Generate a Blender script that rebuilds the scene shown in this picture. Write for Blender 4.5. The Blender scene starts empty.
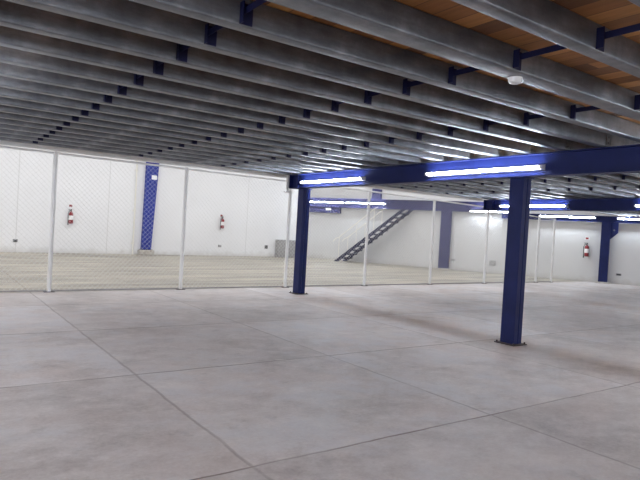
import bpy, bmesh, math, random
from mathutils import Vector, Matrix

S = bpy.context.scene
C = S.collection
R = math.radians
random.seed(7)

# ------------------------------------------------------------------ camera
PITCH, YAW, ROLL = R(-0.98437), R(54.7741), R(3.31809)
F_PX = 566.372
fw = Vector((math.cos(YAW)*math.cos(PITCH), math.sin(YAW)*math.cos(PITCH), math.sin(PITCH)))
r0 = Vector((math.sin(YAW), -math.cos(YAW), 0)); u0 = r0.cross(fw)
rt = math.cos(ROLL)*r0 + math.sin(ROLL)*u0
up = -math.sin(ROLL)*r0 + math.cos(ROLL)*u0
cam = bpy.data.cameras.new('camera'); co = bpy.data.objects.new('camera', cam); C.objects.link(co)
co.matrix_world = Matrix(((rt.x, up.x, -fw.x, 0), (rt.y, up.y, -fw.y, 0), (rt.z, up.z, -fw.z, 1.6), (0, 0, 0, 1)))
cam.sensor_width = 36; cam.lens = F_PX*36/640; cam.clip_start = 0.05; cam.clip_end = 200
S.camera = co

# ------------------------------------------------------------------ light and exposure
S.view_settings.view_transform = 'Standard'
S.view_settings.look = 'None'
S.view_settings.gamma = 1
S.view_settings.use_curve_mapping = False
S.view_settings.exposure = 0.0
w = bpy.data.worlds.new('daylight'); S.world = w; w.use_nodes = True
bg = w.node_tree.nodes['Background']; bg.inputs[0].default_value = (0.93, 0.95, 1.0, 1); bg.inputs[1].default_value = 2.5
TUBE_STRENGTH = 100.0
SKY_W = 235.0
def skylight(name, loc, sx, sy, watts, col=(1.0, 1.0, 1.0)):
    l = bpy.data.lights.new(name, 'AREA'); l.shape = 'RECTANGLE'; l.size = sx; l.size_y = sy
    l.energy = watts; l.color = col
    o = bpy.data.objects.new(name, l); C.objects.link(o); o.location = loc
    return o
# area lamps added as daylight from unseen roof strips over the open yard
for i, x in enumerate((0.0, 6.5, 13.0, 19.0)):
    skylight('skylight_daylight', (x, 18.5, 8.85), 1.6, 8.5, SKY_W)

# ------------------------------------------------------------------ materials
def nodes(name, rough=0.6, metal=0.0, spec=0.5):
    m = bpy.data.materials.new(name); m.use_nodes = True
    nt = m.node_tree; b = nt.nodes['Principled BSDF']
    b.inputs['Roughness'].default_value = rough; b.inputs['Metallic'].default_value = metal
    b.inputs['Specular IOR Level'].default_value = spec
    return m, nt, b
def N(nt, t, **kw):
    n = nt.nodes.new(t)
    for k, v in kw.items(): setattr(n, k, v)
    return n
def noise(nt, vec, scale, detail=4, rough=0.55):
    n = N(nt, 'ShaderNodeTexNoise'); n.inputs['Scale'].default_value = scale
    n.inputs['Detail'].default_value = detail; n.inputs['Roughness'].default_value = rough
    if vec is not None: nt.links.new(vec, n.inputs['Vector'])
    return n
def ramp(nt, src, stops):
    r = N(nt, 'ShaderNodeValToRGB'); e = r.color_ramp.elements
    while len(e) < len(stops): e.new(0.5)
    for i, (p, c) in enumerate(stops):
        e[i].position = p; e[i].color = (*c, 1) if len(c) == 3 else c
    nt.links.new(src, r.inputs[0]); return r
def math_n(nt, op, a, b=None, c=None):
    n = N(nt, 'ShaderNodeMath', operation=op)
    for i, v in enumerate((a, b, c)):
        if v is None: continue
        if isinstance(v, (int, float)): n.inputs[i].default_value = v
        else: nt.links.new(v, n.inputs[i])
    return n.outputs[0]
def mix(nt, fac, a, b, mode='MIX'):
    n = N(nt, 'ShaderNodeMix', data_type='RGBA', blend_type=mode)
    if isinstance(fac, (int, float)): n.inputs[0].default_value = fac
    else: nt.links.new(fac, n.inputs[0])
    for s, v in ((n.inputs[6], a), (n.inputs[7], b)):
        if isinstance(v, tuple): s.default_value = (*v, 1)
        else: nt.links.new(v, s)
    return n.outputs[2]

def mottled(name, c1, c2, scale=6, rough=0.5, metal=0.0, bump=0.0, spec=0.5):
    m, nt, b = nodes(name, rough, metal, spec)
    tc = N(nt, 'ShaderNodeTexCoord')
    n = noise(nt, tc.outputs['Object'], scale)
    r = ramp(nt, n.outputs[0], [(0.3, c1), (0.7, c2)])
    nt.links.new(r.outputs[0], b.inputs['Base Color'])
    if bump:
        bp = N(nt, 'ShaderNodeBump'); bp.inputs['Strength'].default_value = bump
        nt.links.new(n.outputs[0], bp.inputs['Height']); nt.links.new(bp.outputs[0], b.inputs['Normal'])
    return m

def make_floor_mat():
    m, nt, b = nodes('concrete_floor', 0.6)
    tc = N(nt, 'ShaderNodeTexCoord'); P = tc.outputs['Object']
    sx = N(nt, 'ShaderNodeSeparateXYZ'); nt.links.new(P, sx.inputs[0])
    wob = noise(nt, P, 2.2, 3); wv = math_n(nt, 'MULTIPLY', math_n(nt, 'SUBTRACT', wob.outputs[0], 0.5), 0.05)
    def joint(axis, off, step, half):
        v = math_n(nt, 'ADD', sx.outputs[axis], wv)
        v = math_n(nt, 'DIVIDE', math_n(nt, 'SUBTRACT', v, off), step)
        d = math_n(nt, 'ABSOLUTE', math_n(nt, 'SUBTRACT', math_n(nt, 'FRACT', math_n(nt, 'ADD', v, 0.5)), 0.5))
        d = math_n(nt, 'MULTIPLY', d, step)
        mr = N(nt, 'ShaderNodeMapRange', interpolation_type='SMOOTHSTEP')
        nt.links.new(d, mr.inputs[0])
        mr.inputs[1].default_value = half*0.3; mr.inputs[2].default_value = half*1.3
        mr.inputs[3].default_value = 1; mr.inputs[4].default_value = 0
        cell = math_n(nt, 'FLOOR', v)
        return mr.outputs[0], cell
    jx, cx = joint(0, 1.87, 2.47, 0.017)
    jy, cy = joint(1, 3.27, 2.54, 0.013)
    jf = noise(nt, P, 1.1, 3)
    keep = ramp(nt, jf.outputs[0], [(0.36, (0.55,)*3), (0.52, (1,)*3)])
    J = math_n(nt, 'MULTIPLY', math_n(nt, 'MAXIMUM', math_n(nt, 'MULTIPLY', jx, 0.55), jy), keep.outputs[0])
    cv = N(nt, 'ShaderNodeCombineXYZ'); nt.links.new(cx, cv.inputs[0]); nt.links.new(cy, cv.inputs[1])
    wn = N(nt, 'ShaderNodeTexWhiteNoise', noise_dimensions='3D'); nt.links.new(cv.outputs[0], wn.inputs[0])
    # trowelled, cloudy concrete
    n1 = noise(nt, P, 0.6, 8, 0.65)
    base = ramp(nt, n1.outputs[0], [(0.34, (0.49, 0.452, 0.442)), (0.50, (0.61, 0.565, 0.553)), (0.66, (0.70, 0.658, 0.648))])
    mp = N(nt, 'ShaderNodeMapping'); mp.inputs['Scale'].default_value = (1.0, 1.45, 1); mp.inputs['Rotation'].default_value = (0, 0, 0.9)
    nt.links.new(P, mp.inputs[0])
    n2 = noise(nt, mp.outputs[0], 2.6, 10, 0.76)
    c = mix(nt, 0.8, base.outputs[0], ramp(nt, n2.outputs[0], [(0.34, (0.33, 0.33, 0.335)), (0.5, (0.5, 0.495, 0.49)), (0.66, (0.68, 0.66, 0.65))]).outputs[0], 'OVERLAY')
    n3 = noise(nt, P, 0.9, 3)
    pink = ramp(nt, n3.outputs[0], [(0.48, (0,)*3), (0.68, (1,)*3)])
    c = mix(nt, math_n(nt, 'MULTIPLY', pink.outputs[0], 0.30), c, (0.60, 0.49, 0.45))
    n4 = noise(nt, P, 11, 6, 0.75)
    sp = ramp(nt, n4.outputs[0], [(0.62, (0,)*3), (0.78, (1,)*3)])
    c = mix(nt, math_n(nt, 'MULTIPLY', sp.outputs[0], 0.35), c, (0.74, 0.71, 0.70))
    n5 = noise(nt, P, 3.1, 4, 0.6)
    dk = ramp(nt, n5.outputs[0], [(0.60, (0,)*3), (0.70, (1,)*3)])
    c = mix(nt, math_n(nt, 'MULTIPLY', dk.outputs[0], 0.30), c, (0.30, 0.27, 0.265))
    # chipped pale slab edges here and there along the joints
    ex, _ = joint(0, 1.90, 2.47, 0.055); ey, _ = joint(1, 3.30, 2.54, 0.05)
    n7 = noise(nt, P, 4.2, 5, 0.7)
    ch = ramp(nt, n7.outputs[0], [(0.50, (0,)*3), (0.62, (1,)*3)])
    c = mix(nt, math_n(nt, 'MULTIPLY', math_n(nt, 'MULTIPLY', math_n(nt, 'MAXIMUM', ex, ey), ch.outputs[0]), 0.5), c, (0.74, 0.69, 0.65))
    # each pour has its own tone: some slabs whiter and cooler, with a ragged laitance bloom
    n8 = noise(nt, P, 1.25, 9, 0.72)
    bl = math_n(nt, 'ADD', n8.outputs[0], math_n(nt, 'MULTIPLY', math_n(nt, 'SUBTRACT', wn.outputs[0], 0.5), 0.16))
    blm = ramp(nt, bl, [(0.49, (0,)*3), (0.62, (1,)*3)])
    c = mix(nt, math_n(nt, 'MULTIPLY', blm.outputs[0], 0.55), c, (0.64, 0.635, 0.66))
    n9 = noise(nt, P, 28, 4, 0.8)
    c = mix(nt, 0.30, c, ramp(nt, n9.outputs[0], [(0.3, (0.3,)*3), (0.7, (0.7,)*3)]).outputs[0], 'OVERLAY')
    tone = math_n(nt, 'ADD', math_n(nt, 'MULTIPLY', wn.outputs[0], 0.18), 0.90)
    hs = N(nt, 'ShaderNodeHueSaturation'); nt.links.new(c, hs.inputs['Color']); nt.links.new(tone, hs.inputs['Value'])
    c = hs.outputs[0]
    # sandy floor colour beyond the fence line, streaked along its length
    mp2 = N(nt, 'ShaderNodeMapping'); mp2.inputs['Scale'].default_value = (0.16, 1.1, 1); nt.links.new(P, mp2.inputs[0])
    n6 = noise(nt, mp2.outputs[0], 1.6, 6, 0.65)
    sand = ramp(nt, n6.outputs[0], [(0.36, (0.235, 0.215, 0.180)), (0.5, (0.345, 0.315, 0.262)), (0.64, (0.50, 0.455, 0.365))])
    yl = math_n(nt, 'SUBTRACT', sx.outputs[1], math_n(nt, 'MULTIPLY', sx.outputs[0], 0.045))
    far = N(nt, 'ShaderNodeMapRange'); nt.links.new(yl, far.inputs[0]); far.inputs[1].default_value = 12.66; far.inputs[2].default_value = 12.70
    c = mix(nt, far.outputs[0], c, sand.outputs[0])
    c = mix(nt, math_n(nt, 'MULTIPLY', J, 0.78), c, (0.14, 0.095, 0.082))
    nt.links.new(c, b.inputs['Base Color'])
    rr = ramp(nt, n2.outputs[0], [(0.3, (0.42,)*3), (0.7, (0.68,)*3)]); nt.links.new(rr.outputs[0], b.inputs['Roughness'])
    bp = N(nt, 'ShaderNodeBump'); bp.inputs['Strength'].default_value = 0.35; bp.inputs['Distance'].default_value = 0.01
    h = math_n(nt, 'SUBTRACT', math_n(nt, 'MULTIPLY', n4.outputs[0], 0.25), J)
    nt.links.new(h, bp.inputs['Height']); nt.links.new(bp.outputs[0], b.inputs['Normal'])
    return m

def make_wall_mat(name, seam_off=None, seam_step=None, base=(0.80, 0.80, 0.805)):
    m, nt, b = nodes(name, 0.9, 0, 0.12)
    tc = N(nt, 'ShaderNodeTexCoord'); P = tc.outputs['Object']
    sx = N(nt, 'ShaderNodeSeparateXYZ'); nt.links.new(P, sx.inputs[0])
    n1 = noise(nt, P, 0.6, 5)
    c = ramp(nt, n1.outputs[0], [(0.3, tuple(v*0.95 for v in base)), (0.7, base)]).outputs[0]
    # splashed dirt with a ragged edge along the foot of the wall
    n2 = noise(nt, P, 3.0, 5, 0.65)
    hgt = math_n(nt, 'SUBTRACT', math_n(nt, 'MULTIPLY', n2.outputs[0], 0.55), sx.outputs[2])
    mr = N(nt, 'ShaderNodeMapRange'); nt.links.new(hgt, mr.inputs[0]); mr.inputs[1].default_value = 0.02; mr.inputs[2].default_value = 0.28
    c = mix(nt, math_n(nt, 'MULTIPLY', mr.outputs[0], 0.45), c, (0.42, 0.39, 0.35))
    if seam_step:
        v = math_n(nt, 'DIVIDE', math_n(nt, 'SUBTRACT', sx.outputs[0], seam_off), seam_step)
        d = math_n(nt, 'MULTIPLY', math_n(nt, 'ABSOLUTE', math_n(nt, 'SUBTRACT', math_n(nt, 'FRACT', math_n(nt, 'ADD', v, 0.5)), 0.5)), seam_step)
        ms = N(nt, 'ShaderNodeMapRange'); nt.links.new(d, ms.inputs[0]); ms.inputs[1].default_value = 0.008; ms.inputs[2].default_value = 0.028
        ms.inputs[3].default_value = 1; ms.inputs[4].default_value = 0
        c = mix(nt, math_n(nt, 'MULTIPLY', ms.outputs[0], 0.35), c, (0.42, 0.41, 0.39))
    nt.links.new(c, b.inputs['Base Color'])
    return m

def make_galv():
    m, nt, b = nodes('galvanised_steel', 0.40, 0.5)
    tc = N(nt, 'ShaderNodeTexCoord'); P = tc.outputs['Object']
    n1 = noise(nt, P, 2.2, 6, 0.65)
    mp = N(nt, 'ShaderNodeMapping'); mp.inputs['Scale'].default_value = (1.2, 6, 6); nt.links.new(P, mp.inputs[0])
    n2 = noise(nt, mp.outputs[0], 3.0, 6, 0.7)
    c = ramp(nt, n1.outputs[0], [(0.32, (0.095, 0.100, 0.114)), (0.5, (0.158, 0.164, 0.180)), (0.68, (0.26, 0.265, 0.28))]).outputs[0]
    c = mix(nt, 0.6, c, ramp(nt, n2.outputs[0], [(0.3, (0.30,)*3), (0.7, (0.70,)*3)]).outputs[0], 'OVERLAY')
    n3 = noise(nt, P, 18, 5, 0.75)
    sp = ramp(nt, n3.outputs[0], [(0.58, (0,)*3), (0.72, (1,)*3)])
    c = mix(nt, math_n(nt, 'MULTIPLY', sp.outputs[0], 0.3), c, (0.34, 0.34, 0.34))
    nt.links.new(c, b.inputs['Base Color'])
    rr = ramp(nt, n2.outputs[0], [(0.3, (0.30,)*3), (0.7, (0.42,)*3)]); nt.links.new(rr.outputs[0], b.inputs['Roughness'])
    return m

def make_deck_mat():
    m, nt, b = nodes('timber_deck', 0.62)
    tc = N(nt, 'ShaderNodeTexCoord'); P = tc.outputs['Object']
    sx = N(nt, 'ShaderNodeSeparateXYZ'); nt.links.new(P, sx.inputs[0])
    v = math_n(nt, 'DIVIDE', sx.outputs[0], 0.19)
    cell = math_n(nt, 'FLOOR', v)
    row = math_n(nt, 'FLOOR', math_n(nt, 'ADD', math_n(nt, 'DIVIDE', sx.outputs[1], 2.4), math_n(nt, 'MULTIPLY', cell, 0.37)))
    cv = N(nt, 'ShaderNodeCombineXYZ'); nt.links.new(cell, cv.inputs[0]); nt.links.new(row, cv.inputs[1])
    wn = N(nt, 'ShaderNodeTexWhiteNoise'); nt.links.new(cv.outputs[0], wn.inputs[0])
    mp = N(nt, 'ShaderNodeMapping'); mp.inputs['Scale'].default_value = (14, 1.2, 1); nt.links.new(P, mp.inputs[0])
    g = noise(nt, mp.outputs[0], 2.0, 5)
    tone = ramp(nt, wn.outputs[0], [(0.0, (0.11, 0.042, 0.014)), (0.3, (0.27, 0.108, 0.030)), (0.7, (0.42, 0.182, 0.052)), (1.0, (0.56, 0.27, 0.085))])
    c = mix(nt, 0.35, tone.outputs[0], ramp(nt, g.outputs[0], [(0.3, (0.28,)*3), (0.7, (0.7,)*3)]).outputs[0], 'OVERLAY')
    e = math_n(nt, 'ABSOLUTE', math_n(nt, 'SUBTRACT', math_n(nt, 'FRACT', v), 0.5))
    gap = math_n(nt, 'GREATER_THAN', e, 0.475)
    c = mix(nt, math_n(nt, 'MULTIPLY', gap, 0.7), c, (0.05, 0.025, 0.012))
    nt.links.new(c, b.inputs['Base Color'])
    return m

def plain(name, col, rough=0.5, metal=0.0, var=0.08, scale=5, spec=0.5):
    return mottled(name, tuple(v*(1-var) for v in col), tuple(min(1, v*(1+var)) for v in col), scale, rough, metal, spec=spec)

def make_tube_mat():
    m, nt, b = nodes('lit_tube')
    nt.nodes.remove(b)
    e = N(nt, 'ShaderNodeEmission'); e.inputs[0].default_value = (0.80, 0.90, 1.0, 1); e.inputs[1].default_value = TUBE_STRENGTH
    nt.links.new(e.outputs[0], nt.nodes['Material Output'].inputs[0])
    return m

M = dict(
    floor=make_floor_mat(),
    wall_l=make_wall_mat('painted_panel_wall', 3.18, 3.66),
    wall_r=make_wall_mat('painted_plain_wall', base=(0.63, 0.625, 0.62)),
    roof=plain('roof_sheet', (0.62, 0.63, 0.64), 0.6),
    galv=make_galv(), deck=make_deck_mat(),
    blue=plain('navy_paint', (0.009, 0.015, 0.088), 0.45, 0, 0.18, 2.5, 0.18),
    blue2=plain('bright_navy_paint', (0.028, 0.045, 0.27), 0.5, 0, 0.12, 2.5, 0.2),  # navy made brighter, with the yard daylight put into the colour
    bluedk=plain('dark_navy_paint', (0.007, 0.008, 0.04), 0.5, 0, 0.15, 4, 0.2),
    stair=plain('dark_slate_paint', (0.038, 0.037, 0.075), 0.5, 0, 0.12, 4, 0.2),
    violet=plain('slate_violet_paint', (0.048, 0.048, 0.132), 0.5, 0, 0.12, 4, 0.2),
    tube=make_tube_mat(),
    white=plain('white_enamel', (0.80, 0.80, 0.80), 0.4, 0, 0.03),
    fence=plain('pale_grey_paint', (0.76, 0.75, 0.74), 0.5, 0, 0.06),
    wire=plain('galvanised_wire', (0.72, 0.72, 0.72), 0.5, 0.0, 0.05),
    cream=plain('cream_paint', (0.78, 0.75, 0.67), 0.5, 0, 0.04),
    red=plain('red_enamel', (0.24, 0.014, 0.022), 0.3, 0, 0.05),
    black=plain('black_rubber', (0.02, 0.02, 0.022), 0.5, 0, 0.1),
    grey=plain('brushed_grey_metal', (0.36, 0.35, 0.345), 0.5, 0.3, 0.12, 9),
    dark=plain('dark_fitting', (0.05, 0.05, 0.055), 0.5, 0, 0.1),
    label=plain('white_label', (0.85, 0.85, 0.84), 0.5, 0, 0.02),
    mortar=mottled('plinth_mortar', (0.34, 0.31, 0.28), (0.58, 0.55, 0.50), 7, 0.8),
    rust=plain('rusty_plate', (0.055, 0.04, 0.04), 0.6, 0, 0.25, 12),
)

# ------------------------------------------------------------------ mesh helpers
def bm_box(bm, x0, x1, y0, y1, z0, z1):
    v = [bm.verts.new(p) for p in ((x0,y0,z0),(x1,y0,z0),(x1,y1,z0),(x0,y1,z0),(x0,y0,z1),(x1,y0,z1),(x1,y1,z1),(x0,y1,z1))]
    for f in ((3,2,1,0),(4,5,6,7),(0,1,5,4),(1,2,6,5),(2,3,7,6),(3,0,4,7)): bm.faces.new([v[i] for i in f])
    return v
def bm_tube(bm, a, b, r, n=12, r2=None, caps=True):
    a, b = Vector(a), Vector(b); d = (b-a).normalized()
    s = d.orthogonal().normalized(); t = d.cross(s); r2 = r if r2 is None else r2
    A = [bm.verts.new(a + r*(math.cos(2*math.pi*i/n)*s + math.sin(2*math.pi*i/n)*t)) for i in range(n)]
    B = [bm.verts.new(b + r2*(math.cos(2*math.pi*i/n)*s + math.sin(2*math.pi*i/n)*t)) for i in range(n)]
    for i in range(n): bm.faces.new((A[i], A[(i+1) % n], B[(i+1) % n], B[i]))
    if caps: bm.faces.new(A[::-1]); bm.faces.new(B)
def bm_path(bm, pts, r, n=8):
    pts = [Vector(p) for p in pts]; rings = []
    for i, p in enumerate(pts):
        d = (pts[min(i+1, len(pts)-1)] - pts[max(i-1, 0)]).normalized()
        ref = Vector((0.3, 0.2, 0.93)) if abs(d.z) < 0.9 else Vector((1, 0, 0))
        s = d.cross(ref).normalized(); t = d.cross(s)
        rings.append([bm.verts.new(p + r*(math.cos(2*math.pi*k/n)*s + math.sin(2*math.pi*k/n)*t)) for k in range(n)])
    for a, b in zip(rings, rings[1:]):
        for k in range(n): bm.faces.new((a[k], a[(k+1) % n], b[(k+1) % n], b[k]))
    bm.faces.new(rings[0][::-1]); bm.faces.new(rings[-1])
def bm_lathe(bm, prof, cx=0, cy=0, n=20):
    rings = []
    for r, z in prof:
        rings.append([bm.verts.new((cx + r*math.cos(2*math.pi*k/n), cy + r*math.sin(2*math.pi*k/n), z)) for k in range(n)])
    for a, b in zip(rings, rings[1:]):
        for k in range(n): bm.faces.new((a[k], a[(k+1) % n], b[(k+1) % n], b[k]))
    bm.faces.new(rings[0][::-1]); bm.faces.new(rings[-1])
def bm_prism(bm, poly, axis, a0, a1):
    """poly in the plane across `axis` ('x': (y,z), 'y': (x,z), 'z': (x,y)), drawn out from a0 to a1"""
    def P(p, a): return {'x': (a, p[0], p[1]), 'y': (p[0], a, p[1]), 'z': (p[0], p[1], a)}[axis]
    A = [bm.verts.new(P(p, a0)) for p in poly]; B = [bm.verts.new(P(p, a1)) for p in poly]
    n = len(poly)
    for i in range(n): bm.faces.new((A[i], A[(i+1) % n], B[(i+1) % n], B[i]))
    bm.faces.new(A[::-1]); bm.faces.new(B)
def obj(name, bm, mat, parent=None, bevel=0, smooth=False, loc=None):
    bmesh.ops.recalc_face_normals(bm, faces=bm.faces)
    if bevel:
        es = [e for e in bm.edges if len(e.link_faces) == 2 and e.calc_face_angle(0) > 0.6]
        bmesh.ops.bevel(bm, geom=es, offset=bevel, segments=2, profile=0.5, affect='EDGES', clamp_overlap=True)
    if smooth:
        for f in bm.faces: f.smooth = True
        for e in bm.edges:
            if len(e.link_faces) == 2 and e.calc_face_angle(0) > 0.7: e.smooth = False
    me = bpy.data.meshes.new(name); bm.to_mesh(me); bm.free()
    me.materials.append(mat)
    o = bpy.data.objects.new(name, me); C.objects.link(o)
    if parent: o.parent = parent
    if loc: o.location = loc
    return o
def box(name, dims, mat, parent=None, bevel=0):
    bm = bmesh.new(); bm_box(bm, *dims); return obj(name, bm, mat, parent, bevel)
def tag(o, label=None, cat=None, group=None, kind=None):
    if label: o['label'] = label
    if cat: o['category'] = cat
    if group: o['group'] = group
    if kind: o['kind'] = kind
    return o
def thing(name, label, cat, loc=(0, 0, 0), rz=0, group=None):
    o = bpy.data.objects.new(name, None); C.objects.link(o); o.empty_display_size = 0.2
    o.location = loc; o.rotation_euler = (0, 0, rz)
    return tag(o, label, cat, group, 'thing')
def dup(root, label=None, group=None, loc=None, rz=None):
    def cp(o, parent=None):
        c = o.copy(); C.objects.link(c)
        if parent: c.parent = parent
        for ch in list(o.children): cp(ch, c)
        return c
    c = cp(root)
    if label: c['label'] = label
    if group: c['group'] = group
    if loc: c.location = loc
    if rz is not None: c.rotation_euler = (0, 0, rz)
    return c
ORD = ['', 'first', 'second', 'third', 'fourth', 'fifth', 'sixth', 'seventh', 'eighth', 'ninth', 'tenth', 'eleventh', 'twelfth',
       'thirteenth', 'fourteenth', 'fifteenth', 'sixteenth', 'seventeenth', 'eighteenth', 'nineteenth', 'twentieth']

# ------------------------------------------------------------------ setting
K = Vector((18.17, 27.14, 0))                    # where the two white walls meet
A0 = Vector((0, 25.5, 0))
uL = (K-A0).normalized(); angL = math.atan2(uL.y, uL.x)
uR = Vector((0.42700631, -0.90424865, 0)); angR = math.atan2(uR.y, uR.x)
DECK_Z, JB = 3.14, 2.95
WALL_H = 9.0

bm = bmesh.new()
xe = K.x + (K.y+12)/0.90424865*0.42700631
bm_prism(bm, [(-12, -12), (xe+0.1, -12), (K.x+0.1, K.y+0.1), (-12, 25.5-12*0.0903+0.1)], 'z', -0.15, 0)
tag(obj('floor', bm, M['floor']), kind='structure')

wl = obj('wall_left', (lambda b: (bm_box(b, -12.2, 18.244, 0, 0.2, -0.15, WALL_H), b)[1])(bmesh.new()), M['wall_l'])
wl.location = A0; wl.rotation_euler = (0, 0, angL); tag(wl, kind='structure')
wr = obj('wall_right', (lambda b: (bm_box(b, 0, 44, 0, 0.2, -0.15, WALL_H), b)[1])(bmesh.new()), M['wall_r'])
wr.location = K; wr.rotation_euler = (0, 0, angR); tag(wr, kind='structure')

# roof over the yard: sheets with strips left open over the added daylight lamps
rb = bmesh.new()
xs = [-12, -1.0, 1.0, 5.5, 7.5, 12.0, 14.0, 18.0, 20.0, 36]
for a, b in zip(xs[0::2], xs[1::2]): bm_box(rb, a, b, -12, 29, 9.0, 9.08)
for a, b in zip(xs[1::2], xs[2::2]):
    bm_box(rb, a, b, -12, 14.0, 9.0, 9.08); bm_box(rb, a, b, 23.0, 29, 9.0, 9.08)
tag(obj('roof', rb, M['roof']), kind='structure')

# ------------------------------------------------------------------ mezzanine: timber deck on galvanised joists
def wall_x(y): return K.x + (K.y-y)/0.90424865*0.42700631
db = bmesh.new()
bm_prism(db, [(-6, -6), (wall_x(-6)-0.02, -6), (wall_x(8.1)-0.02, 8.1), (wall_x(8.1)-0.02, 8.1), (wall_x(12.9)-0.02, 12.9), (-6, 12.9)], 'z', DECK_Z, DECK_Z+0.04)
tag(obj('mezzanine_deck', db, M['deck']), 'brown timber board deck lying on the galvanised joists overhead', 'deck')

FL, TH, RAD = 0.12, 0.006, 0.014
H = DECK_Z - JB
def c_profile(FL):
    # web on the camera side, flanges and lips turned away; polyline thickened inwards
    def arc(cx, cz, a0, a1, r, n=4): return [(cx+r*math.cos(a0+(a1-a0)*i/n), cz+r*math.sin(a0+(a1-a0)*i/n)) for i in range(n+1)]
    def path(off):
        r = RAD-off
        p = [(FL-off, 0.03)]
        p += arc(FL-RAD, RAD, 0, -math.pi/2, r)
        p += arc(RAD, RAD, -math.pi/2, -math.pi, r)
        p += arc(RAD, H-RAD, math.pi, math.pi/2, r)
        p += arc(FL-RAD, H-RAD, math.pi/2, 0, r)
        p += [(FL-off, H-0.03)]
        return p
    return path(0) + path(TH)[::-1]
Y0, DY = 3.50, 0.58
def yk(k): return Y0 + DY*k if k >= 0 else (2.83 if k == -1 else 2.16+0.65*(k+2))
BRIDGE = [1.75, 3.80, 5.72]
def make_joist(x0, x1, bridges, label, group, y, cleats=True, FL=FL, gap=DY):
    t = thing('floor_joist', label, 'joist', (0, y, JB), 0, group)
    bm = bmesh.new(); bm_prism(bm, c_profile(FL), 'x', x0, x1); obj('channel', bm, M['galv'], t, 0, True)
    for bx in bridges:
        bm = bmesh.new(); bm_box(bm, bx-0.048, bx+0.048, -0.009, -0.001, 0.008, 0.150)
        bm_box(bm, bx-0.048, bx-0.040, -0.055, -0.009, 0.008, 0.150)
        p = obj('bridging_bracket', bm, M['bluedk'], t)
        bm = bmesh.new(); bm_box(bm, bx-0.026, bx+0.022, -gap+0.010, -0.010, 0.112, 0.117); bm_box(bm, bx-0.026, bx-0.021, -gap+0.010, -0.010, 0.070, 0.112)
        obj('bridging_strut', bm, M['bluedk'], p)
    if cleats:
        bm = bmesh.new(); bm_box(bm, x1-0.12, x1-0.03, -0.012, -0.001, 0.025, 0.155)
        bm_tube(bm, (x1-0.075, -0.013, 0.055), (x1-0.075, -0.026, 0.055), 0.014, 6); bm_tube(bm, (x1-0.075, -0.013, 0.125), (x1-0.075, -0.026, 0.125), 0.014, 6)
        obj('end_cleat', bm, M['galv'], t)
    return t
BX = [-0.15, 7.62, 15.62]
j0 = None
for k in range(15, -5, -1):
    n = 16-k
    lab = 'galvanised C-section joist before the long blue beam, %s from the fence' % ORD[n] if n <= 20 else ''
    if k < 1:
        make_joist(BX[0]+0.005, BX[1]-0.005, BRIDGE, lab, 'galvanised joists of the near bay', yk(k), FL=0.195 if k == -1 else 0.12, gap=yk(k)-yk(k-1))
    elif j0 is None:
        j0 = make_joist(BX[0]+0.005, BX[1]-0.005, BRIDGE, lab, 'galvanised joists of the near bay', yk(k))
    else: dup(j0, lab, loc=(0, yk(k), JB))
j1 = None
for k in range(15, 0, -1):
    n = 16-k
    lab = 'galvanised C-section joist between the two blue beams, %s from the fence' % ORD[n]
    if j1 is None:
        j1 = make_joist(BX[1]+0.005, BX[2]-0.005, [9.50, 11.43, 13.36], lab, 'galvanised joists of the middle bay', yk(k))
    else: dup(j1, lab, loc=(0, yk(k), JB))
for k in range(15, 3, -1):
    n = 16-k
    x1 = wall_x(yk(k)+FL)-0.05
    make_joist(BX[2]+0.005, x1, [17.6, 19.6, 21.6], 'galvanised joist running from the second beam to the right wall, %s from the fence' % ORD[n],
               'galvanised joists of the far bay', yk(k), cleats=False)

# pale trim along the open edge of the mezzanine
e = bmesh.new(); bm_prism(e, [(12.78, 2.925), (12.895, 2.925), (12.895, 3.135), (12.885, 3.135), (12.885, 2.937), (12.78, 2.937)], 'x', -5, 15.9)
tag(obj('edge_angle', e, M['fence']), 'pale grey steel angle trimming the open edge of the mezzanine above the fence', 'steel trim')

# ------------------------------------------------------------------ beams
def i_profile(cx, z0, z1, wf, tf=0.014, tw=0.03):
    h = wf/2; t = tw/2
    return [(cx-h, z0), (cx+h, z0), (cx+h, z0+tf), (cx+t, z0+tf), (cx+t, z1-tf), (cx+h, z1-tf), (cx+h, z1), (cx-h, z1), (cx-h, z1-tf), (cx-t, z1-tf), (cx-t, z0+tf), (cx-h, z0+tf)]
BZ0, BZ1 = 2.60, 2.945
def beam(cx, y0, y1, label):
    t = thing('steel_beam', label, 'beam', (cx, y1, BZ0), 0, 'navy mezzanine beams')
    bm = bmesh.new(); bm_prism(bm, i_profile(0, 0, BZ1-BZ0, 0.22), 'y', y0-y1, 0); obj('i_section', bm, M['blue'], t, 0.003)
    bm = bmesh.new(); bm_box(bm, -0.11, 0.11, 0.002, 0.016, 0, BZ1-BZ0); obj('end_plate', bm, M['blue'], t)
    for y in (0.25+y0-y1, -0.35):
        for s in (-1, 1):
            bm = bmesh.new(); x = s*0.016
            bm_box(bm, min(x, s*0.105), max(x, s*0.105), y-0.006, y+0.006, 0.0145, BZ1-BZ0-0.0145); obj('stiffener', bm, M['blue'], t)
    return t
beam(BX[0], -5.6, 12.1, 'navy steel beam overhead beside the camera')
beam(BX[1], -5.6, 12.1, 'long navy steel beam carried on the two nearest blue columns')
beam(BX[2], -2.0, 12.5, 'navy steel beam seen lower behind the nearest beam, in front of the right wall')

# light grey bent bracket at the free end of the near beam
b = bmesh.new(); bm_box(b, -0.03, 0.03, -0.02, 0.02, 0.0, 0.40); bm_box(b, -0.09, 0.16, -0.03, 0.03, -0.03, 0.0)
t = tag(obj('edge_bracket', b, M['fence'], loc=(7.52, 12.20, 2.53)), 'pale grey bent bracket at the fence end of the long navy beam', 'bracket')

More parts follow.
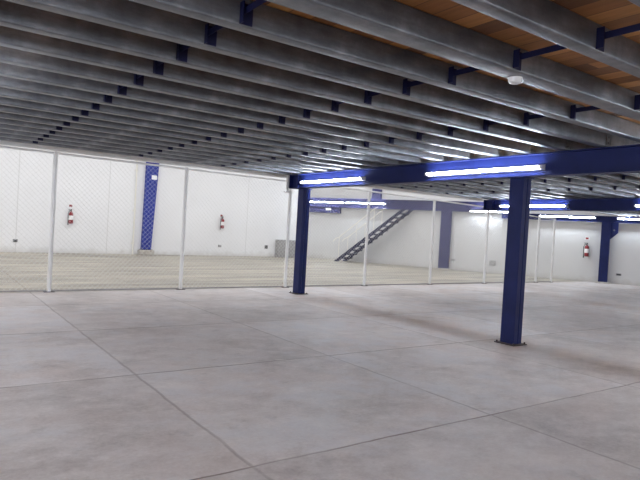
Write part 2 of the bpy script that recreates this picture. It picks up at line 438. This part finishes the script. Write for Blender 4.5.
# ------------------------------------------------------------------ tube lights
def tube_light(label, group, L=2.38):
    """lamp along +y from the origin, its back on the plane x=0, lit side towards -x"""
    t = thing('tube_light', label, 'lamp', (0, 0, 0), 0, group)
    bm = bmesh.new(); bm_prism(bm, [(-0.0, -0.045), (-0.052, -0.03), (-0.058, 0.0), (-0.052, 0.03), (0.0, 0.045)], 'y', 0, L)
    obj('batten', bm, M['white'], t)
    bm = bmesh.new(); bm_tube(bm, (-0.086, 0.045, 0), (-0.086, L-0.045, 0), 0.019, 12); obj('tube', bm, M['tube'], t, 0, True)
    for a, c in ((0.0, 0.044), (L-0.044, L)):
        bm = bmesh.new(); bm_box(bm, -0.108, -0.02, a, c, -0.026, 0.026); obj('lamp_holder', bm, M['white'], t, 0.004)
    return t
TZ = 2.735
proto = None
def put_tube(loc, rz, label, group):
    global proto
    if proto is None:
        proto = tube_light(label, group); o = proto
    else: o = dup(proto, label, group)
    o.location = loc; o.rotation_euler = (0, 0, rz); return o
ys = [9.24, 5.04, 0.84, -3.36]
lab_near = ['lit tube lamp on the long navy beam above the column beside the fence', 'long lit tube lamp on the navy beam above the large nearest column',
            'lit tube lamp on the long navy beam past the picture edge', 'lit tube lamp at the far unseen end of the long navy beam']
for i, y in enumerate(ys):
    put_tube((BX[1]-0.016, y, TZ), 0, lab_near[i], 'tube lamps on the near beam')
    put_tube((BX[1]+0.016, y+2.38, TZ), math.pi, ['lit tube lamp on the back of the long navy beam, nearest the fence', 'lit tube lamp on the back of the long navy beam by the large column',
        'lit tube lamp on the back of the long beam past the picture edge', 'last lit tube lamp on the back of the long beam'][i], 'tube lamps on the back of the near beam')
for i, y in enumerate(ys[:3]):  # unseen lamps, added to brighten the near floor
    put_tube((BX[0]+0.016, y+2.38, TZ), math.pi, ['lit tube lamp on the beam beside the camera, by the fence', 'lit tube lamp on the beam beside the camera, middle one', 'lit tube lamp on the beam beside the camera, furthest from the fence'][i],
             'tube lamps on the beam beside the camera')
for i, y in enumerate((9.50, 5.18, 0.9)):
    put_tube((BX[2]-0.016, y, TZ), 0, ['lit tube lamp on the second navy beam, seen behind the large near column', 'lit tube lamp on the second navy beam at the picture edge above the wall column',
        'lit tube lamp on the second navy beam beyond the picture edge'][i], 'tube lamps on the second beam')
    put_tube((BX[2]+0.016, y+2.38, TZ), math.pi, ['lit tube lamp on the back of the second beam, nearest the fence', 'lit tube lamp on the back of the second beam, middle one', 'lit tube lamp on the back of the second beam, last one'][i], 'tube lamps on the back of the second beam')

# ------------------------------------------------------------------ free standing columns
def column(loc, label, top):
    t = thing('steel_column', label, 'column', loc, 0, 'navy columns under the near beam')
    hx, hy = 0.10, 0.125
    bm = bmesh.new()
    # two lipped channels welded toe to toe: a box with a shallow seam on its narrow sides
    bm_prism(bm, [(-hx, -hy), (-0.012, -hy), (-0.006, -hy+0.012), (0.006, -hy+0.012), (0.012, -hy), (hx, -hy), (hx, hy), (0.012, hy), (0.006, hy-0.012), (-0.006, hy-0.012), (-0.012, hy), (-hx, hy)], 'z', 0.016, top-0.016)
    obj('shaft', bm, M['blue'], t, 0.006)
    bm = bmesh.new(); bm_box(bm, -0.17, 0.17, -0.18, 0.18, 0.0, 0.015); p = obj('base_plate', bm, M['rust'], t, 0.002)
    for sx in (-1, 1):
        for sy in (-1, 1):
            bm = bmesh.new(); bm_tube(bm, (sx*0.14, sy*0.152, 0.0155), (sx*0.14, sy*0.152, 0.04), 0.013, 6); obj('anchor_bolt', bm, M['rust'], p)
    bm = bmesh.new(); bm_box(bm, -0.128, 0.128, -0.15, 0.15, top-0.015, top-0.001); obj('cap_plate', bm, M['blue'], t)
    return t
colA = column((BX[1], 5.46, 0), 'large navy steel column standing nearest on the concrete floor', BZ0)
dup(colA, 'slim-looking navy column standing just inside the wire fence', loc=(BX[1]+0.1, 11.72, 0))
dup(colA, 'navy column of the long beam outside the picture', loc=(BX[1], -0.8, 0))

# ------------------------------------------------------------------ wire fence
def fy(x): return 12.65+0.045*x
FA = math.atan(0.045)
fence = thing('wire_fence', 'pale grey wire mesh fence on round posts crossing the warehouse', 'fence', (0, fy(0), 0), FA)
def ftop(x): return 2.905 if x < 10 else (2.905-0.012*(x-10) if x < 18 else 2.66)
posts = [-3.58, -0.68, 2.22, 5.11, 8.12, 11.00, 13.95, 16.91, 20.30, 21.45]
def fpanel(x0, x1, z0, z1, pitch=0.105, r=0.0023):
    bm = bmesh.new(); W = x1-x0; Hh = z1-z0
    def wire(a, b, yo):
        d = Vector((b[0]-a[0], 0, b[1]-a[1])).normalized(); s = Vector((-d.z, 0, d.x))
        A, B = Vector((a[0], yo, a[1])), Vector((b[0], yo, b[1])); o = Vector((0, 1, 0))
        ra = [bm.verts.new(A+v*r) for v in (s, -s*0.5+o*0.87, -s*0.5-o*0.87)]; rbv = [bm.verts.new(B+v*r) for v in (s, -s*0.5+o*0.87, -s*0.5-o*0.87)]
        for i in range(3): bm.faces.new((ra[i], ra[(i+1) % 3], rbv[(i+1) % 3], rbv[i]))
    c = -Hh
    while c < W:
        xa, xb = max(0, c), min(W, c+Hh)
        if xb-xa > 0.01:
            wire((x0+xa, z0+xa-c), (x0+xb, z0+xb-c), 0.003)
            wire((x0+W-xa, z0+xa-c), (x0+W-xb, z0+xb-c), -0.003)
        c += pitch
    return bm
fl = []
for i, x in enumerate(posts):
    L = x/math.cos(FA)
    zt = ftop(x)
    bm = bmesh.new(); bm_tube(bm, (L, 0, 0.012), (L, 0, zt), 0.044, 14); p = obj('post', bm, M['fence'], fence, 0, True)
    bm = bmesh.new(); bm_box(bm, L-0.10, L+0.10, -0.06, 0.06, 0.0, 0.012); obj('foot_plate', bm, M['rust'], p)
    fl.append((L, zt))
for (a, za), (b_, zb) in zip(fl, fl[1:]):
    obj('mesh_panel', fpanel(a+0.04, b_-0.04, 0.05, min(za, zb)-0.05), M['wire'], fence)
    bm = bmesh.new(); bm_tube(bm, (a+0.03, 0, za-0.035), (b_-0.03, 0, zb-0.035), 0.024, 10); obj('top_rail', bm, M['fence'], fence, 0, True)
    bm = bmesh.new(); bm_box(bm, a+0.05, b_-0.05, -0.015, 0.015, 0.012, 0.045); obj('bottom_rail', bm, M['grey'], fence)

# ------------------------------------------------------------------ left wall fittings (t along the wall, depth towards the camera)
def WL(t, off=0, z=0):
    n = Vector((uL.y, -uL.x, 0)); p = A0 + uL*t + n*off; return (p.x, p.y, z)
def WR(s, off=0, z=0):
    n = Vector((uR.y, -uR.x, 0)); p = K + uR*(s+1.0) + n*off; return (p.x, p.y, z)
# local axes of a fitting: x along its wall, -y into the room

# tapered wall column
t = thing('portal_column', 'tall navy tapered column against the white left wall behind the fence', 'column', WL(8.62, 0, 0), angL)
bm = bmesh.new(); a = bmesh.new()
def taper(bm, x0b, x1b, x0t, x1t, y0, y1, z0, z1):
    v = [bm.verts.new(p) for p in ((x0b,y0,z0),(x1b,y0,z0),(x1b,y1,z0),(x0b,y1,z0),(x0t,y0,z1),(x1t,y0,z1),(x1t,y1,z1),(x0t,y1,z1))]
    for f in ((3,2,1,0),(4,5,6,7),(0,1,5,4),(1,2,6,5),(2,3,7,6),(3,0,4,7)): bm.faces.new([v[i] for i in f])
taper(bm, -0.215, 0.215, -0.10, 0.62, -0.22, -0.002, 0.24, 8.9); obj('shaft', bm, M['blue2'], t, 0.01)
bm = bmesh.new(); bm_box(bm, -0.36, 0.36, -0.30, -0.002, 0.0, 0.22); obj('plinth', bm, M['mortar'], t, 0.03)
bm = bmesh.new(); bm_box(bm, -0.27, 0.27, -0.26, -0.002, 0.221, 0.239); obj('base_plate', bm, M['rust'], t)
bm = bmesh.new(); bm_box(bm, 0.06, 0.32, -0.226, -0.2205, 3.50, 3.70); obj('number_plate', bm, M['label'], t); a.free()

def extinguisher(label, loc, ang):
    t = thing('fire_extinguisher', label, 'fire extinguisher', loc, ang, 'wall-hung fire extinguishers')
    bm = bmesh.new(); bm_lathe(bm, [(0.06, 0.0), (0.085, 0.012), (0.09, 0.04), (0.09, 0.40), (0.078, 0.45), (0.045, 0.485), (0.03, 0.50), (0.03, 0.52)], 0, -0.115); obj('cylinder', bm, M['red'], t, 0, True)
    bm = bmesh.new(); bm_lathe(bm, [(0.0915, 0.16), (0.0915, 0.34)], 0, -0.115); obj('label_band', bm, M['label'], t, 0, True)
    bm = bmesh.new(); bm_tube(bm, (0, -0.115, 0.521), (0, -0.115, 0.56), 0.024, 10); bm_box(bm, -0.10, 0.03, -0.13, -0.10, 0.56, 0.578); bm_box(bm, -0.12, 0.0, -0.13, -0.10, 0.595, 0.61); bm_box(bm, -0.01, 0.03, -0.13, -0.10, 0.578, 0.61)
    obj('valve_handle', bm, M['dark'], t)
    bm = bmesh.new(); bm_path(bm, [(-0.02, -0.14, 0.545), (-0.09, -0.16, 0.53), (-0.125, -0.15, 0.44), (-0.125, -0.14, 0.25), (-0.115, -0.14, 0.06)], 0.014); h = obj('hose', bm, M['black'], t, 0, True)
    bm = bmesh.new(); bm_tube(bm, (-0.115, -0.14, 0.058), (-0.115, -0.14, -0.06), 0.016, 10, 0.028); obj('nozzle', bm, M['black'], h)
    bm = bmesh.new(); bm_box(bm, -0.04, 0.04, -0.022, -0.002, 0.36, 0.50); obj('wall_hook', bm, M['dark'], t)
    return t
def ext_sign(label, loc, ang):
    t = thing('safety_sign', label, 'sign', loc, ang, 'small signs above the extinguishers')
    bm = bmesh.new(); bm_box(bm, -0.09, 0.09, -0.008, -0.002, -0.07, 0.07); obj('panel', bm, M['label'], t)
    bm = bmesh.new(); bm_box(bm, -0.065, 0.065, -0.011, -0.0085, -0.045, 0.045); obj('red_field', bm, M['red'], t)
    return t
e0 = extinguisher('red fire extinguisher on the left wall, left of the tall tapered blue column', WL(5.23, 0, 1.27), angL)
dup(e0, 'red fire extinguisher on the white left wall, right of the tall tapered blue column', loc=WL(12.62, 0, 1.40))
dup(e0, 'red fire extinguisher on the right wall beside the blue wall column', loc=WR(13.70, 0, 1.12), rz=angR)
s0 = ext_sign('small red and white sign on left wall above the extinguisher left of the blue column', WL(5.23, 0, 2.03), angL)
dup(s0, 'small red and white sign on left wall above the extinguisher right of the blue column', loc=WL(12.60, 0, 2.06))
dup(s0, 'small red and white sign above the extinguisher on the right wall', loc=WR(13.68, 0, 1.93), rz=angR)

def outlet(label, loc, ang, mat='dark', w=0.09, h=0.06):
    t = thing('wall_outlet', label, 'outlet', loc, ang, 'low wall outlets')
    bm = bmesh.new(); bm_box(bm, -w, w, -0.03, -0.002, -h, h); obj('cover_plate', bm, M['grey'], t, 0.006)
    bm = bmesh.new(); bm_box(bm, -w*0.75, w*0.75, -0.042, -0.0305, -h*0.75, h*0.75); obj('socket_insert', bm, M[mat], t)
    return t
outlet('small dark outlet low on the left wall at its far left', WL(3.16, 0, 0.47), angL)
outlet('small pale grey outlet low on left wall, under the extinguisher right of the column', WL(12.59, 0, 0.50), angL, 'grey')
outlet('square black outlet low on left wall beside the grey cabinet', WL(15.48, 0, 0.52), angL, 'black', 0.10, 0.10)
outlet('small grey outlet low on right wall beside the violet column', WR(7.65, 0, 0.50), angR, 'grey', 0.11, 0.06)
outlet('square dark outlet low on right wall between two fence posts', WR(9.60, 0, 0.50), angR, 'grey', 0.15, 0.12)
outlet('small grey outlet on right wall past the blue wall column', WR(15.02, 0, 0.42), angR, 'dark', 0.11, 0.05)

# grey steel cabinet
t = thing('steel_cabinet', 'low grey two-door steel cabinet standing against the left wall near the corner', 'cabinet', WL(16.70, 0, 0), angL)
bm = bmesh.new(); bm_box(bm, -0.62, 0.62, -0.30, -0.01, 0.0, 0.95); obj('body', bm, M['grey'], t, 0.01)
for x0, x1, hx in ((-0.605, -0.005, -0.06), (0.005, 0.605, 0.06)):
    bm = bmesh.new(); bm_box(bm, x0, x1, -0.318, -0.301, 0.04, 0.93); d = obj('door', bm, M['grey'], t, 0.004)
    bm = bmesh.new(); bm_box(bm, hx-0.012, hx+0.012, -0.345, -0.3185, 0.60, 0.76); obj('handle', bm, M['dark'], d)

def conduit(label, loc, ang, top):
    t = thing('conduit', label, 'pipe', loc, ang, 'vertical wall conduits')
    bm = bmesh.new(); bm_tube(bm, (0, -0.06, 0.0), (0, -0.06, top), 0.035, 10); obj('pipe', bm, M['cream'], t, 0, True)
    for z in (0.5, 2.0, 3.87):
        bm = bmesh.new(); bm_tube(bm, (0, -0.06, z-0.06), (0, -0.06, z+0.06), 0.05, 10); bm_box(bm, -0.08, 0.08, -0.02, -0.002, z-0.02, z+0.02); obj('clamp', bm, M['cream'], t)
    return t
c0 = conduit('cream vertical pipe on the left wall just left of the blue tapered column', WL(8.02, 0, 0), angL, 8.5)
dup(c0, 'cream vertical pipe on left wall between the grey cabinet and the corner', loc=WL(17.55, 0, 0))

# ------------------------------------------------------------------ right wall: beams, columns, sign, stair
def wbeam(label, s0, s1, z0, z1, d, mat, pipes=()):
    t = thing('wall_beam', label, 'beam', WR(s0, 0, z0), angR)
    h = z1-z0
    bm = bmesh.new(); bm_prism(bm, [(-0.005, 0), (-d, 0), (-d, 0.014), (-d/2-0.01, 0.014), (-d/2-0.01, h-0.014), (-d, h-0.014), (-d, h), (-0.005, h)], 'x', 0, s1-s0)
    obj('i_section', bm, mat, t)
    for a, b in pipes:
        bm = bmesh.new(); bm_tube(bm, (a, -d*0.4, -0.026), (b, -d*0.4, -0.026), 0.025, 8); obj('cable_pipe', bm, M['fence'], t, 0, True)
    return t
wbeam('violet-blue steel beam along the right wall above the stair', -0.9, 9.9, 2.93, 3.43, 0.24, M['violet'])
wbeam('navy steel beam along the right wall with lamps, past the stair beam', 9.92, 26, 2.68, 2.945, 0.24, M['blue'], ((0.2, 4.25), (4.75, 16)))
for s, z, lab in ((-0.90, 3.19, 'lit tube lamp on the wall beam nearest the corner, behind the fence'), (1.58, 3.19, 'lit tube lamp on the wall beam above the foot of the stair'),
                  (8.42, 2.965, 'short-looking lit tube lamp under the wall beam left of the large column'), (11.62, 2.845, 'lit tube lamp on the wall beam left of the blue wall column'), (14.82, 2.845, 'lit tube lamp on the wall beam right of the blue wall column')):
    p = WR(s+2.38, 0.243, z)
    put_tube(p, angR+math.pi/2, lab, 'tube lamps on the right wall beams')
def wcolumn(label, s, w_, d, top, mat, gusset=False):
    t = thing('wall_column', label, 'column', WR(s, 0, 0), angR)
    bm = bmesh.new(); bm_prism(bm, [(-w_/2, -0.004), (-w_/2, -d), (-w_/2+0.03, -d), (w_/2-0.03, -d), (w_/2, -d), (w_/2, -0.004)], 'z', 0.06, top); obj('shaft', bm, mat, t, 0.008)
    bm = bmesh.new(); bm_box(bm, -w_/2-0.12, w_/2+0.12, -d-0.10, -0.004, 0.0, 0.059); obj('base', bm, M['mortar'], t, 0.01)
    if gusset:
        bm = bmesh.new(); bm_prism(bm, [(w_/2+0.002, top-0.75), (w_/2+0.002, top-0.001), (w_/2+0.30, top-0.001), (w_/2+0.30, top-0.45)], 'y', -d*0.65, -d*0.55); g = obj('gusset_plate', bm, M['blue'], t)
        bm = bmesh.new(); bm_tube(bm, (w_/2+0.14, -d*0.655, top-0.33), (w_/2+0.14, -d*0.75, top-0.33), 0.04, 6); obj('bolt', bm, M['galv'], g)
    return t
wcolumn('violet-blue wall column behind the fence, under the wall beam', 7.22, 0.50, 0.24, 2.925, M['violet'])
wcolumn('navy wall column with a gusset plate, beside the right-hand extinguisher', 14.42, 0.36, 0.34, 2.675, M['blue'], True)
t = thing('column_stub', 'short violet-blue column stub standing on the wall beam above the stair', 'column', WR(3.35, 0, 3.4305), angR)
bm = bmesh.new(); bm_box(bm, -0.24, 0.24, -0.24, -0.005, 0.012, 4.0); obj('shaft', bm, M['violet'], t, 0.008)
bm = bmesh.new(); bm_box(bm, -0.30, 0.30, -0.24, -0.005, 0.0, 0.0115); obj('base_plate', bm, M['violet'], t)

t = thing('header_board', 'dark violet board with a white plate hanging under the wall beam by the corner', 'sign', WR(-0.75, 0, 2.60), angR)
bm = bmesh.new(); bm_box(bm, 0, 1.92, -0.20, -0.005, 0.0, 0.325); obj('board', bm, M['violet'], t, 0.005)
bm = bmesh.new(); bm_box(bm, 1.05, 1.38, -0.207, -0.2005, 0.14, 0.28); obj('white_plate', bm, M['label'], t)

# stair up to the wall beam
S0, S1, SZ = 1.74, 5.40, 2.925
ST_N, ST_F = 1.32, 0.30          # near and far stringer distance from the wall
t = thing('steel_stair', 'dark steel open-tread stair rising along the right wall behind the fence', 'stair', WR(S0, 0, 0), angR)
run = S1-S0; ang = math.atan2(SZ, run)
def stringer(y):
    bm = bmesh.new(); dv = 0.30
    bm_prism(bm, [(-0.145, 0.0), (0.125, 0.0), (run+0.125, SZ-0.02), (run-0.10, SZ-0.005)], 'y', -y-0.02, -y+0.02)
    return bm
for y in (ST_N, ST_F):
    obj('stringer', stringer(y), M['stair'], t)
nt_ = 13
for i in range(1, nt_):
    f = i/nt_; x = run*f; z = SZ*f
    bm = bmesh.new(); bm_box(bm, x-0.05, x+0.19, -ST_N+0.021, -ST_F-0.021, z-0.065, z+0.015); obj('tread', bm, M['stair'], t)
for y in (ST_N, ST_F):
    pts = [(-0.25, -y, 0.0+1.05), (-0.10, -y, 1.22)] + [(run*f, -y, SZ*f+1.22) for f in (0.0+0.02, 0.25, 0.5, 0.58)] + [(run*0.58+0.12, -y, SZ*0.58+1.26)]
    bm = bmesh.new(); bm_path(bm, pts, 0.024, 8); h = obj('handrail', bm, M['cream'], t, 0, True)
    for f in (0.03, 0.30, 0.56):
        bm = bmesh.new(); bm_tube(bm, (run*f, -y, SZ*f+0.05), (run*f, -y, SZ*f+1.205), 0.016, 8); obj('baluster', bm, M['cream'], h)

# ------------------------------------------------------------------ smoke detector under a joist
t = thing('smoke_detector', 'round white detector fixed under a galvanised joist near the brown deck', 'detector', (3.96, yk(-1)+0.125, JB))
bm = bmesh.new(); bm_lathe(bm, [(0.058, -0.016), (0.060, -0.002)], n=24); obj('mount', bm, M['white'], t, 0, True)
bm = bmesh.new(); bm_lathe(bm, [(0.034, -0.050), (0.046, -0.045), (0.054, -0.032), (0.055, -0.0165)], n=24); obj('housing', bm, M['white'], t, 0, True)
